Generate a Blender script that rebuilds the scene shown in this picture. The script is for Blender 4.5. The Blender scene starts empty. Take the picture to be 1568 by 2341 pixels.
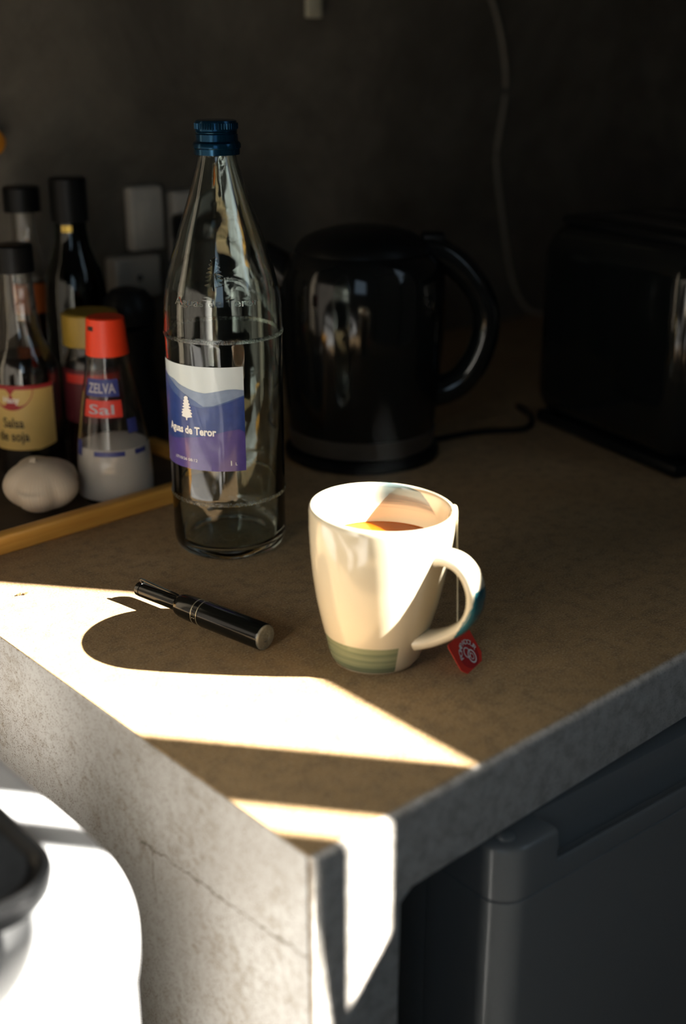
import bpy, bmesh, math, random
from mathutils import Vector, Matrix
PI = math.pi
D2R = PI / 180
S = 0.001                      # everything below is written in millimetres
CT = 900.0                     # height of the worktop above the floor
sc = bpy.context.scene
COL = sc.collection
random.seed(7)

# ------------------------------------------------------------------ camera
cam_d = bpy.data.cameras.new('camera')
cam = bpy.data.objects.new('camera', cam_d)
COL.objects.link(cam)
sc.camera = cam
cam.location = (-0.306, -0.360, 1.255)
cam.rotation_euler = ((90 - 20.8) * D2R, 0, -42 * D2R)
cam_d.sensor_fit = 'VERTICAL'
cam_d.sensor_height = 36.0
cam_d.lens = 2750.0 / 2341.0 * 36.0
cam_d.clip_start = 0.01
cam_d.dof.use_dof = True
cam_d.dof.focus_distance = 0.82
cam_d.dof.aperture_fstop = 3.4

# ------------------------------------------------------------------ world
world = bpy.data.worlds.new('world')
sc.world = world
world.use_nodes = True
bg = world.node_tree.nodes['Background']
bg.inputs[0].default_value = (0.60, 0.80, 1.0, 1)
bg.inputs[1].default_value = 1.7

# ------------------------------------------------------------------ sun (azimuth and height read from the shadows)
sun_d = bpy.data.lights.new('sun', 'SUN')
sun_d.energy = 58.0
sun_d.angle = 0.30 * D2R
sun_d.color = (1.0, 0.95, 0.87)
sun = bpy.data.objects.new('sun', sun_d)
COL.objects.link(sun)
to_sun = Vector((math.cos(-51.8 * D2R), math.sin(-51.8 * D2R), math.tan(33.9 * D2R)))
sun.rotation_euler = to_sun.to_track_quat('Z', 'Y').to_euler()
sun.location = (2, -2.5, 3)

# daylight portal filling the window opening (only guides the sky light)
por_d = bpy.data.lights.new('window_portal', 'AREA')
por_d.shape = 'RECTANGLE'
por_d.size = 1.45
por_d.size_y = 1.30
por_d.cycles.is_portal = True
por = bpy.data.objects.new('window_portal', por_d)
COL.objects.link(por)
por.location = (0.95, -1.25, 2.16)
por.rotation_euler = (PI / 2, 0, PI / 2)

por2_d = bpy.data.lights.new('window_portal', 'AREA')  # guides sky light through the added left-wall window
por2_d.shape = 'RECTANGLE'
por2_d.size = 0.65
por2_d.size_y = 0.60
por2_d.cycles.is_portal = True
por2 = bpy.data.objects.new('window_portal', por2_d)
COL.objects.link(por2)
por2.location = (-0.77, -0.725, 1.45)
por2.rotation_euler = (PI / 2, 0, -PI / 2)

# ------------------------------------------------------------------ exposure
sc.view_settings.view_transform = 'Standard'
sc.view_settings.look = 'None'
sc.view_settings.gamma = 1.0
sc.view_settings.exposure = -0.2
sc.view_settings.use_curve_mapping = False
sc.cycles.use_denoising = True
sc.cycles.max_bounces = 14
sc.cycles.transmission_bounces = 12
sc.cycles.glossy_bounces = 6
sc.cycles.diffuse_bounces = 5
sc.cycles.caustics_reflective = True
sc.cycles.caustics_refractive = True
sc.cycles.sample_clamp_indirect = 8.0

# ------------------------------------------------------------------ node helpers
def new_mat(name):
    m = bpy.data.materials.new(name)
    m.use_nodes = True
    nt = m.node_tree
    return m, nt, nt.nodes['Principled BSDF']

def N(nt, t, **kw):
    n = nt.nodes.new(t)
    for k, v in kw.items():
        setattr(n, k, v)
    return n

def noise(nt, scale, detail=4, rough=0.55, vec=None, dist=0.0):
    n = N(nt, 'ShaderNodeTexNoise')
    n.inputs['Scale'].default_value = scale
    n.inputs['Detail'].default_value = detail
    n.inputs['Roughness'].default_value = rough
    n.inputs['Distortion'].default_value = dist
    if vec is not None:
        nt.links.new(vec, n.inputs['Vector'])
    return n.outputs['Fac']

def ramp(nt, fac, stops):
    r = N(nt, 'ShaderNodeValToRGB')
    cr = r.color_ramp
    while len(cr.elements) < len(stops):
        cr.elements.new(0.5)
    for e, (p, c) in zip(cr.elements, stops):
        e.position = p
        e.color = (*c, 1) if len(c) == 3 else c
    nt.links.new(fac, r.inputs[0])
    return r.outputs[0]

def val(nt, x, sock):
    if isinstance(x, (int, float)):
        sock.default_value = x
    else:
        nt.links.new(x, sock)

def mth(nt, op, a, b=0.0, c=0.0):
    n = N(nt, 'ShaderNodeMath', operation=op)
    val(nt, a, n.inputs[0]); val(nt, b, n.inputs[1]); val(nt, c, n.inputs[2])
    return n.outputs[0]

def smooth(nt, x, lo, hi):
    n = N(nt, 'ShaderNodeMapRange', interpolation_type='SMOOTHSTEP')
    nt.links.new(x, n.inputs[0])
    n.inputs[1].default_value = lo; n.inputs[2].default_value = hi
    return n.outputs[0]

def mix(nt, fac, a, b):
    n = N(nt, 'ShaderNodeMix', data_type='RGBA')
    val(nt, fac, n.inputs[0])
    for x, s in ((a, n.inputs[6]), (b, n.inputs[7])):
        if isinstance(x, tuple):
            s.default_value = (*x, 1)
        else:
            nt.links.new(x, s)
    return n.outputs[2]

def bump(nt, p, h, strength, dist):
    b = N(nt, 'ShaderNodeBump')
    b.inputs['Strength'].default_value = strength
    b.inputs['Distance'].default_value = dist
    nt.links.new(h, b.inputs['Height'])
    nt.links.new(b.outputs[0], p.inputs['Normal'])

def objxyz(nt):
    tc = N(nt, 'ShaderNodeTexCoord')
    sp = N(nt, 'ShaderNodeSeparateXYZ')
    nt.links.new(tc.outputs['Object'], sp.inputs[0])
    return tc.outputs['Object'], sp.outputs[0], sp.outputs[1], sp.outputs[2]

def plain(name, col, rough=0.5, metal=0.0, spec=0.5, coat=0.0, var=0.06, sc_=40.0, trans=0.0, ior=1.45, bmp=0.0):
    m, nt, p = new_mat(name)
    v, x, y, z = objxyz(nt)
    f = noise(nt, sc_, 3, 0.6, v)
    a = tuple(max(0, c * (1 - var)) for c in col)
    b = tuple(min(1, c * (1 + var)) for c in col)
    nt.links.new(ramp(nt, f, [(0.3, a), (0.7, b)]), p.inputs['Base Color'])
    p.inputs['Roughness'].default_value = rough
    p.inputs['Metallic'].default_value = metal
    p.inputs['Specular IOR Level'].default_value = spec
    p.inputs['Coat Weight'].default_value = coat
    p.inputs['Coat Roughness'].default_value = 0.05
    p.inputs['Transmission Weight'].default_value = trans
    p.inputs['IOR'].default_value = ior
    if bmp:
        bump(nt, p, noise(nt, sc_ * 8, 3, 0.6, v), bmp, 0.001)
    return m

M = {}
# poured concrete of the worktop: brown grey, dense dark and light speckle, greyer front edge
def mat_concrete():
    m, nt, p = new_mat('brown_concrete')
    v, x, y, z = objxyz(nt)
    big = noise(nt, 9, 5, 0.6, v)
    mid = noise(nt, 90, 4, 0.65, v)
    fine = noise(nt, 700, 3, 0.7, v)
    c = ramp(nt, big, [(0.25, (0.31, 0.20, 0.098)), (0.5, (0.385, 0.255, 0.130)), (0.8, (0.44, 0.305, 0.165))])
    c = mix(nt, smooth(nt, mid, 0.40, 0.75), c, (0.25, 0.17, 0.095))
    c = mix(nt, mth(nt, 'MULTIPLY', smooth(nt, fine, 0.56, 0.70), 0.75), c, (0.075, 0.055, 0.040))
    c = mix(nt, mth(nt, 'MULTIPLY', smooth(nt, fine, 0.47, 0.34), 0.6), c, (0.58, 0.47, 0.32))
    # front edge painted paler and greyer, standing in for cool light falling on it
    edge = smooth(nt, mth(nt, 'ADD', y, mth(nt, 'MULTIPLY', mid, 0.002)), 0.0062, 0.0030)
    grey = mix(nt, smooth(nt, mid, 0.35, 0.7), (0.56, 0.53, 0.485), (0.38, 0.35, 0.31))
    grey = mix(nt, mth(nt, 'MULTIPLY', smooth(nt, fine, 0.55, 0.68), 0.7), grey, (0.12, 0.10, 0.085))
    c = mix(nt, edge, c, grey)
    nt.links.new(c, p.inputs['Base Color'])
    p.inputs['Roughness'].default_value = 0.62
    p.inputs['Specular IOR Level'].default_value = 0.12
    h = mth(nt, 'ADD', mth(nt, 'MULTIPLY', fine, 0.5), mid)
    bump(nt, p, h, 0.45, 0.0008)
    return m
M['concrete'] = mat_concrete()

# pale skim coat on the end of the counter: specks, olive stain, one crack with a short branch
def mat_plaster():
    m, nt, p = new_mat('pale_plaster')
    v, x, y, z = objxyz(nt)
    big = noise(nt, 14, 5, 0.65, v)
    mid = noise(nt, 160, 4, 0.7, v)
    fine = noise(nt, 900, 2, 0.7, v)
    c = ramp(nt, big, [(0.3, (0.26, 0.238, 0.21)), (0.7, (0.335, 0.318, 0.29))])
    st = mth(nt, 'MULTIPLY', smooth(nt, noise(nt, 22, 6, 0.7, v, 0.6), 0.47, 0.66), smooth(nt, mid, 0.36, 0.60))
    c = mix(nt, mth(nt, 'MULTIPLY', st, 0.45), c, (0.11, 0.075, 0.030))
    sp = mth(nt, 'MULTIPLY', smooth(nt, fine, 0.52, 0.62), smooth(nt, mid, 0.36, 0.56))
    c = mix(nt, mth(nt, 'MULTIPLY', sp, 0.9), c, (0.085, 0.055, 0.028))
    # crack: z = -64 - 0.065*(y-10) below the top, wandering a little
    w = mth(nt, 'MULTIPLY', mth(nt, 'SUBTRACT', noise(nt, 60, 5, 0.6, v), 0.5), 0.016)
    line = mth(nt, 'ADD', mth(nt, 'MULTIPLY', mth(nt, 'SUBTRACT', y, 0.010), -0.075), -0.062)
    d = mth(nt, 'ABSOLUTE', mth(nt, 'ADD', mth(nt, 'SUBTRACT', z, line), w))
    wid = mth(nt, 'MULTIPLY', noise(nt, 45, 2, 0.5, v), 0.0013)
    ck = mth(nt, 'LESS_THAN', d, wid)
    ck = mth(nt, 'MULTIPLY', ck, mth(nt, 'LESS_THAN', y, 0.155))
    d2 = mth(nt, 'ABSOLUTE', mth(nt, 'ADD', mth(nt, 'SUBTRACT', y, 0.143), mth(nt, 'MULTIPLY', w, 0.5)))
    ck2 = mth(nt, 'MULTIPLY', mth(nt, 'LESS_THAN', d2, 0.00035), mth(nt, 'MULTIPLY', mth(nt, 'LESS_THAN', z, -0.070), mth(nt, 'GREATER_THAN', z, -0.110)))
    ck = mth(nt, 'MAXIMUM', ck, ck2)
    c = mix(nt, mth(nt, 'MULTIPLY', ck, 0.85), c, (0.07, 0.055, 0.035))
    nt.links.new(c, p.inputs['Base Color'])
    p.inputs['Roughness'].default_value = 0.55
    bump(nt, p, mth(nt, 'SUBTRACT', mth(nt, 'ADD', mid, mth(nt, 'MULTIPLY', fine, 0.4)), ck), 0.35, 0.0008)
    return m
M['plaster'] = mat_plaster()

def mat_wall(name, a, b, d):
    m, nt, p = new_mat(name)
    v, x, y, z = objxyz(nt)
    f = noise(nt, 4.5, 8, 0.68, v, 0.4)
    c = ramp(nt, f, [(0.30, a), (0.52, b), (0.72, d)])
    nt.links.new(c, p.inputs['Base Color'])
    p.inputs['Roughness'].default_value = 0.85
    p.inputs['Specular IOR Level'].default_value = 0.2
    bump(nt, p, noise(nt, 40, 6, 0.7, v), 0.5, 0.004)
    return m
M['wall'] = mat_wall('raw_cement_wall', (0.10, 0.085, 0.065), (0.17, 0.145, 0.11), (0.26, 0.225, 0.17))
M['wall_light'] = mat_wall('room_wall_paint', (0.52, 0.49, 0.45), (0.56, 0.53, 0.48), (0.60, 0.57, 0.52))
M['wall_dim'] = mat_wall('dim_wall_paint', (0.08, 0.075, 0.065), (0.10, 0.09, 0.08), (0.12, 0.11, 0.095))
M['ceiling'] = mat_wall('ceiling_paint', (0.10, 0.095, 0.085), (0.12, 0.11, 0.10), (0.14, 0.13, 0.115))
M['floor'] = mat_wall('floor_cement', (0.10, 0.09, 0.08), (0.13, 0.12, 0.105), (0.16, 0.15, 0.13))
M['frame'] = plain('white_window_paint', (0.75, 0.75, 0.72), 0.4)

M['enamel'] = plain('white_enamel', (0.58, 0.585, 0.59), 0.16, coat=0.4, var=0.01)
M['pot_enamel'] = plain('bright_white_enamel', (0.82, 0.81, 0.78), 0.2, coat=0.3, var=0.01)  # brighter than the stove so the added pot bounces more light
M['black_iron'] = plain('black_enamelled_iron', (0.002, 0.0022, 0.0024), 0.34, spec=0.12, var=0.3)
M['black_gloss'] = plain('black_gloss_plastic', (0.006, 0.007, 0.007), 0.09, var=0.1)
M['black_satin'] = plain('black_satin_plastic', (0.006, 0.0065, 0.0065), 0.38, spec=0.22, var=0.2)
M['dull_steel'] = plain('dull_steel', (0.12, 0.115, 0.11), 0.38, metal=0.8)
M['steel'] = plain('steel', (0.62, 0.61, 0.58), 0.25, metal=1.0)
M['fridge'] = plain('grey_fridge_plastic', (0.19, 0.195, 0.192), 0.18, var=0.04, sc_=900, bmp=0.03)
M['bamboo'] = None
def mat_wood():
    m, nt, p = new_mat('honey_bamboo')
    v, x, y, z = objxyz(nt)
    mp = N(nt, 'ShaderNodeMapping')
    mp.inputs['Scale'].default_value = (3, 60, 60)
    nt.links.new(v, mp.inputs[0])
    f = noise(nt, 3, 5, 0.6, mp.outputs[0])
    nt.links.new(ramp(nt, f, [(0.3, (0.58, 0.27, 0.045)), (0.7, (0.76, 0.40, 0.085))]), p.inputs['Base Color'])
    p.inputs['Roughness'].default_value = 0.38
    return m
M['bamboo'] = mat_wood()
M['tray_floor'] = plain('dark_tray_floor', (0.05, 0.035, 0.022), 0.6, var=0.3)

def mat_glass(name, tint, rough=0.0, ior=1.5, smear=False):
    m, nt, p = new_mat(name)
    p.inputs['Base Color'].default_value = (*tint, 1)
    p.inputs['Transmission Weight'].default_value = 1.0
    p.inputs['Roughness'].default_value = rough
    p.inputs['IOR'].default_value = ior
    v, x, y, z = objxyz(nt)
    if smear:
        f = noise(nt, 400, 3, 0.7, v)
        r = N(nt, 'ShaderNodeMapRange')
        nt.links.new(f, r.inputs[0])
        r.inputs[1].default_value = 0.35; r.inputs[2].default_value = 0.65
        r.inputs[3].default_value = rough * 0.4; r.inputs[4].default_value = rough * 1.5
        nt.links.new(r.outputs[0], p.inputs['Roughness'])
        bump(nt, p, f, 0.8, 0.0006)
    else:
        bump(nt, p, noise(nt, 26, 2, 0.5, v), 0.04, 0.0015)
    return m
M['glass'] = mat_glass('clear_bottle_glass', (0.90, 0.968, 0.935))
M['frosted'] = mat_glass('scuffed_glass', (0.90, 0.95, 0.92), 0.25, smear=True)
M['dark_glass'] = mat_glass('dark_green_glass', (0.03, 0.06, 0.03))
M['jar_glass'] = mat_glass('jar_glass', (0.9, 0.9, 0.88))
M['clear_plastic'] = mat_glass('clear_plastic', (0.93, 0.93, 0.92), 0.06, 1.35)
M['cap_blue'] = plain('dark_blue_metal_cap', (0.003, 0.035, 0.075), 0.20, metal=0.7, var=0.1)
M['label_navy'] = plain('navy_print', (0.030, 0.062, 0.240), 0.28, var=0.12, sc_=160, coat=0.3)
M['label_mid'] = plain('mid_blue_print', (0.075, 0.125, 0.29), 0.28, var=0.1, sc_=160, coat=0.3)
M['label_haze'] = plain('haze_blue_print', (0.22, 0.29, 0.42), 0.28, var=0.08, sc_=160, coat=0.3)
M['label_sky'] = plain('pale_sky_print', (0.62, 0.69, 0.70), 0.28, var=0.02, coat=0.3)
M['white_ink'] = plain('white_ink', (0.88, 0.88, 0.86), 0.4, var=0.01)
M['pale_ink'] = plain('pale_ink', (0.42, 0.40, 0.45), 0.5)
M['violet_print'] = plain('violet_print', (0.085, 0.060, 0.26), 0.28, var=0.1, sc_=160, coat=0.3)

def mat_mug():
    m, nt, p = new_mat('glazed_stoneware')
    v, x, y, z = objxyz(nt)
    ang = mth(nt, 'ARCTAN2', x, mth(nt, 'MULTIPLY', y, -1.0))     # 0 faces the viewer, + to the right
    rad = mth(nt, 'SQRT', mth(nt, 'ADD', mth(nt, 'MULTIPLY', x, x), mth(nt, 'MULTIPLY', y, y)))
    mp = N(nt, 'ShaderNodeMapping'); mp.inputs['Scale'].default_value = (12, 12, 260)
    nt.links.new(v, mp.inputs[0])
    brush = noise(nt, 1.0, 4, 0.6, mp.outputs[0])
    cream = (0.62, 0.545, 0.395)
    # green band round the foot, ending at a straight edge a little right of centre
    top = mth(nt, 'ADD', 0.0205, mth(nt, 'MULTIPLY', mth(nt, 'SUBTRACT', brush, 0.5), 0.006))
    band = mth(nt, 'LESS_THAN', z, top)
    band = mth(nt, 'MULTIPLY', band, mth(nt, 'LESS_THAN', ang, 0.44))
    band = mth(nt, 'MULTIPLY', band, mth(nt, 'GREATER_THAN', z, 0.0022))
    green = ramp(nt, brush, [(0.35, (0.13, 0.16, 0.10)), (0.55, (0.24, 0.265, 0.155)), (0.75, (0.31, 0.33, 0.21))])
    c = mix(nt, band, cream, green)
    # grey blue brush stroke inside, just under the far right rim
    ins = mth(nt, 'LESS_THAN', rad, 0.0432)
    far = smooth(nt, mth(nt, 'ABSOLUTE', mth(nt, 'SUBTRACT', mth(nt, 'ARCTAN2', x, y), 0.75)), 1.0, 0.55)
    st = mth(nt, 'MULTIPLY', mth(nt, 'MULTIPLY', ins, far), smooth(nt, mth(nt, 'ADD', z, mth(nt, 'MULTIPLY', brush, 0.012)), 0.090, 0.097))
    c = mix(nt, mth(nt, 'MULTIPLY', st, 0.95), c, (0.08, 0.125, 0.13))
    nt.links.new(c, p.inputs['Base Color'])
    p.inputs['Roughness'].default_value = 0.13
    p.inputs['Coat Weight'].default_value = 0.25
    p.inputs['Coat Roughness'].default_value = 0.04
    return m
M['mug'] = mat_mug()
def mat_handle():
    m, nt, p = new_mat('glazed_handle')
    v, x, y, z = objxyz(nt)
    mp = N(nt, 'ShaderNodeMapping'); mp.inputs['Scale'].default_value = (40, 40, 200)
    nt.links.new(v, mp.inputs[0])
    brush = noise(nt, 1.0, 3, 0.6, mp.outputs[0])
    # handle local x runs outward; paint on the outside of the bend
    low = mth(nt, 'MULTIPLY', mth(nt, 'MAXIMUM', mth(nt, 'SUBTRACT', 0.055, z), 0.0), 0.5)
    e = mth(nt, 'ADD', mth(nt, 'ADD', x, low), mth(nt, 'MULTIPLY', mth(nt, 'SUBTRACT', brush, 0.5), 0.003))
    out = mth(nt, 'MULTIPLY', mth(nt, 'GREATER_THAN', e, 0.0710), mth(nt, 'MULTIPLY', mth(nt, 'LESS_THAN', z, 0.064), mth(nt, 'GREATER_THAN', z, 0.029)))
    c = mix(nt, out, (0.62, 0.545, 0.395), ramp(nt, brush, [(0.3, (0.012, 0.085, 0.11)), (0.7, (0.035, 0.16, 0.18))]))
    nt.links.new(c, p.inputs['Base Color'])
    p.inputs['Roughness'].default_value = 0.13
    p.inputs['Coat Weight'].default_value = 0.25
    return m
M['mug_handle'] = mat_handle()
M['tea'] = plain('amber_tea', (0.34, 0.080, 0.002), 0.10, spec=0.15, var=0.03)
M['string'] = plain('tea_string', (0.62, 0.54, 0.36), 0.8)
M['tag_red'] = plain('red_tag_card', (0.85, 0.055, 0.032), 0.5, var=0.04)
M['tag_dark'] = plain('dark_red_print', (0.55, 0.025, 0.028), 0.5, var=0.04)
M['pen_black'] = plain('black_lacquer', (0.004, 0.0045, 0.004), 0.16, coat=0.1)
M['pen_disc'] = plain('brushed_grey_cap', (0.30, 0.30, 0.26), 0.42, metal=0.6, var=0.25, sc_=500)
M['pen_gold'] = plain('pale_gold_line', (0.55, 0.50, 0.36), 0.3, metal=0.9)
M['red_cap'] = plain('red_plastic_cap', (0.80, 0.050, 0.012), 0.38, var=0.04)
M['salt'] = plain('salt', (0.80, 0.76, 0.70), 0.9, var=0.05, sc_=1500, bmp=0.3)
M['blue_ink'] = plain('blue_ink', (0.035, 0.045, 0.20), 0.4)
M['red_ink'] = plain('red_ink', (0.60, 0.040, 0.025), 0.4)
M['soy'] = plain('soy_sauce', (0.012, 0.007, 0.005), 0.08)
M['soy_label'] = plain('yellow_paper_label', (0.66, 0.46, 0.15), 0.5, var=0.05)
M['soy_red'] = plain('dark_red_emblem', (0.38, 0.025, 0.03), 0.5)
M['soy_text'] = plain('black_ink', (0.02, 0.015, 0.01), 0.5)
M['yellow_lid'] = plain('ochre_lid', (0.36, 0.23, 0.03), 0.4)
M['sauce'] = plain('dark_sauce', (0.035, 0.012, 0.008), 0.3)
M['maroon'] = plain('maroon_label', (0.10, 0.015, 0.02), 0.45)
M['orange_label'] = plain('orange_label', (0.42, 0.10, 0.02), 0.5)
M['orange_cap'] = plain('orange_cap', (0.70, 0.25, 0.02), 0.4)
M['gold_foil'] = plain('gold_foil', (0.65, 0.45, 0.10), 0.35, metal=0.8)
M['vinegar'] = plain('amber_vinegar', (0.07, 0.035, 0.02), 0.1)
M['outlet'] = plain('ivory_plastic', (0.55, 0.50, 0.42), 0.4)
M['card'] = plain('pale_card', (0.52, 0.38, 0.31), 0.7)
M['cable'] = plain('pale_cable', (0.42, 0.36, 0.27), 0.5)
M['crumb'] = plain('brown_crumb', (0.12, 0.07, 0.03), 0.8)
M['hang_strip'] = plain('pale_wood', (0.62, 0.56, 0.40), 0.5)
def mat_garlic():
    m, nt, p = new_mat('garlic_skin')
    v, x, y, z = objxyz(nt)
    ang = mth(nt, 'ARCTAN2', x, y)
    f = noise(nt, 60, 4, 0.6, v)
    lines = mth(nt, 'SINE', mth(nt, 'ADD', mth(nt, 'MULTIPLY', ang, 26), mth(nt, 'MULTIPLY', f, 7)))
    c = ramp(nt, lines, [(0.0, (0.60, 0.52, 0.41)), (0.8, (0.66, 0.58, 0.46)), (1.0, (0.54, 0.45, 0.34))])
    nt.links.new(c, p.inputs['Base Color'])
    p.inputs['Roughness'].default_value = 0.5
    p.inputs['Subsurface Weight'].default_value = 0.0
    return m
M['garlic'] = mat_garlic()

# ------------------------------------------------------------------ mesh helpers (millimetres)
class MB:
    def __init__(self):
        self.bm = bmesh.new()
    def v(self, p):
        return self.bm.verts.new((p[0] * S, p[1] * S, p[2] * S))
    def box(self, a, b, bev=0.0, seg=2, mat=None):
        r = bmesh.ops.create_cube(self.bm, size=1.0)
        vs = r['verts']
        for q in vs:
            for i in range(3):
                q.co[i] = (a[i] + (q.co[i] + 0.5) * (b[i] - a[i])) * S
        if bev:
            es = list({e for q in vs for e in q.link_edges})
            rr = bmesh.ops.bevel(self.bm, geom=es, offset=bev * S, segments=seg, affect='EDGES', profile=0.5)
            vs = list({w for f in rr['faces'] for w in f.verts} | {q for q in vs if q.is_valid})
        if mat is not None:
            bmesh.ops.transform(self.bm, matrix=mat, verts=vs)
        return vs
    def lathe(self, prof, n=64, cx=0, cy=0):
        rings = []
        for r, z in prof:
            if r < 1e-6:
                rings.append([self.v((cx, cy, z))])
            else:
                rings.append([self.v((cx + r * math.cos(2 * PI * k / n), cy + r * math.sin(2 * PI * k / n), z)) for k in range(n)])
        for a, b in zip(rings, rings[1:]):
            if len(a) == 1 and len(b) == 1:
                continue
            for k in range(n):
                k2 = (k + 1) % n
                if len(a) == 1:
                    self.bm.faces.new((a[0], b[k2], b[k]))
                elif len(b) == 1:
                    self.bm.faces.new((a[k], a[k2], b[0]))
                else:
                    self.bm.faces.new((a[k], a[k2], b[k2], b[k]))
    def loops(self, loops, close=True, cap0=False, cap1=False):
        rs = [[self.v(p) for p in l] for l in loops]
        n = len(rs[0])
        for a, b in zip(rs, rs[1:]):
            for k in range(n if close else n - 1):
                k2 = (k + 1) % n
                self.bm.faces.new((a[k], a[k2], b[k2], b[k]))
        if cap0: self.bm.faces.new(list(reversed(rs[0])))
        if cap1: self.bm.faces.new(rs[-1])
    def tube(self, pts, r, n=12, up=(0, 0, 1), flat=1.0, caps=True, closed=False):
        pts = [Vector(p) for p in pts]
        ls = []
        for i, p in enumerate(pts):
            a = pts[max(0, i - 1)]; b = pts[min(len(pts) - 1, i + 1)]
            t = (b - a).normalized()
            s = t.cross(Vector(up))
            if s.length < 1e-4: s = t.cross(Vector((1, 0, 0)))
            s.normalize()
            w = s.cross(t).normalized()
            rr = r[i] if isinstance(r, (list, tuple)) else r
            ls.append([p + s * (rr * math.cos(2 * PI * k / n)) + w * (rr * flat * math.sin(2 * PI * k / n)) for k in range(n)])
        self.loops(ls, True, caps, caps)
    def build(self, name, mat, parent=None, loc=None, rot=None, sm=True, ang=35):
        bm = self.bm
        bmesh.ops.recalc_face_normals(bm, faces=bm.faces[:])
        me = bpy.data.meshes.new(name)
        bm.to_mesh(me); bm.free()
        o = bpy.data.objects.new(name, me)
        COL.objects.link(o)
        me.materials.append(M[mat])
        if sm:
            for f in me.polygons: f.use_smooth = True
            try: me.set_sharp_from_angle(angle=ang * D2R)
            except Exception: pass
        if parent is not None: o.parent = parent
        if loc is not None: o.location = (loc[0] * S, loc[1] * S, loc[2] * S)
        if rot is not None: o.rotation_euler = rot
        return o

def tag(o, label, cat, group=None):
    o['label'] = label; o['category'] = cat
    if group: o['group'] = group
    return o
def thing(name, label, cat, loc, rz=0.0, group=None, rot=None):
    o = bpy.data.objects.new(name, None)
    o.empty_display_size = 0.02
    COL.objects.link(o)
    o.location = (loc[0] * S, loc[1] * S, loc[2] * S)
    o.rotation_euler = rot if rot is not None else (0, 0, rz * D2R)
    return tag(o, label, cat, group)
def struct(o):
    o['kind'] = 'structure'
    return o

def smoothpts(pts, n=8):
    pts = [Vector(p) for p in pts]
    out = []
    for i in range(len(pts) - 1):
        p0 = pts[max(0, i - 1)]; p1 = pts[i]; p2 = pts[i + 1]; p3 = pts[min(len(pts) - 1, i + 2)]
        for k in range(n):
            t = k / n
            out.append(0.5 * ((2 * p1) + (p2 - p0) * t + (2 * p0 - 5 * p1 + 4 * p2 - p3) * t * t + (3 * p1 - p0 - 3 * p2 + p3) * t ** 3))
    out.append(pts[-1])
    return out

def textgeo(s, size, align='LEFT', bold=0.0, sx=1.0):
    cu = bpy.data.curves.new('lettering', 'FONT')
    cu.body = s; cu.size = size; cu.align_x = align; cu.offset = bold; cu.resolution_u = 3
    o = bpy.data.objects.new('lettering', cu)
    COL.objects.link(o)
    dg = bpy.context.evaluated_depsgraph_get()
    me = o.evaluated_get(dg).to_mesh()
    vs = [(v.co.x * sx, v.co.y) for v in me.vertices]
    fs = [tuple(p.vertices) for p in me.polygons]
    o.evaluated_get(dg).to_mesh_clear()
    bpy.data.objects.remove(o); bpy.data.curves.remove(cu)
    return vs, fs
def put2d(mb, vs, fs, fn):
    q = [mb.v(fn(x, y)) for x, y in vs]
    for f in fs:
        try: mb.bm.faces.new([q[i] for i in f])
        except ValueError: pass
def cyl(a, r, z):            # a degrees, 0 faces local -Y, + to the right
    t = a * D2R
    return (r * math.sin(t), -r * math.cos(t), z)
def patch(mb, a0, a1, zlo, zhi, rf, n=24, m=1):
    zl = zlo if callable(zlo) else (lambda a: zlo)
    zh = zhi if callable(zhi) else (lambda a: zhi)
    rows = []
    for j in range(m + 1):
        row = []
        for i in range(n + 1):
            a = a0 + (a1 - a0) * i / n
            z = zl(a) + (zh(a) - zl(a)) * j / m
            row.append(cyl(a, rf(z), z))
        rows.append(row)
    mb.loops(rows, close=False)
def interp(tab, x):
    if x <= tab[0][0]: return tab[0][1]
    for (a, b), (c, d) in zip(tab, tab[1:]):
        if x <= c: return b + (d - b) * (x - a) / (c - a)
    return tab[-1][1]
def star(mb, poly, fn):      # polygon as triangle fan from its centroid
    cx = sum(p[0] for p in poly) / len(poly); cy = sum(p[1] for p in poly) / len(poly)
    c = mb.v(fn(cx, cy)); q = [mb.v(fn(*p)) for p in poly]
    for i in range(len(q)):
        mb.bm.faces.new((c, q[i], q[(i + 1) % len(q)]))
def pine(cx, cy, w, h):      # outline of the little conifer of the label
    R, L = [], []
    n = 7
    for k in range(n):
        y = cy + h - (k + 0.1) * h * 0.88 / n
        ww = w * (0.16 + 0.84 * ((k + 1) / n) ** 0.8) * (1.0 if k < n - 1 else 0.86)
        R += [(cx + ww * 0.62, y), (cx + ww, y - h * 0.045), (cx + ww * 0.9, y - h * 0.085), (cx + ww * 0.45, y - h * 0.1)]
        L += [(cx - ww * 0.52, y - h * 0.02), (cx - ww * 0.95, y - h * 0.07), (cx - ww * 0.8, y - h * 0.105), (cx - ww * 0.4, y - h * 0.115)]
    return [(cx, cy + h)] + R + [(cx + w * 0.12, cy + h * 0.1), (cx + w * 0.08, cy), (cx - w * 0.08, cy), (cx - w * 0.12, cy + h * 0.1)] + list(reversed(L))

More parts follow.
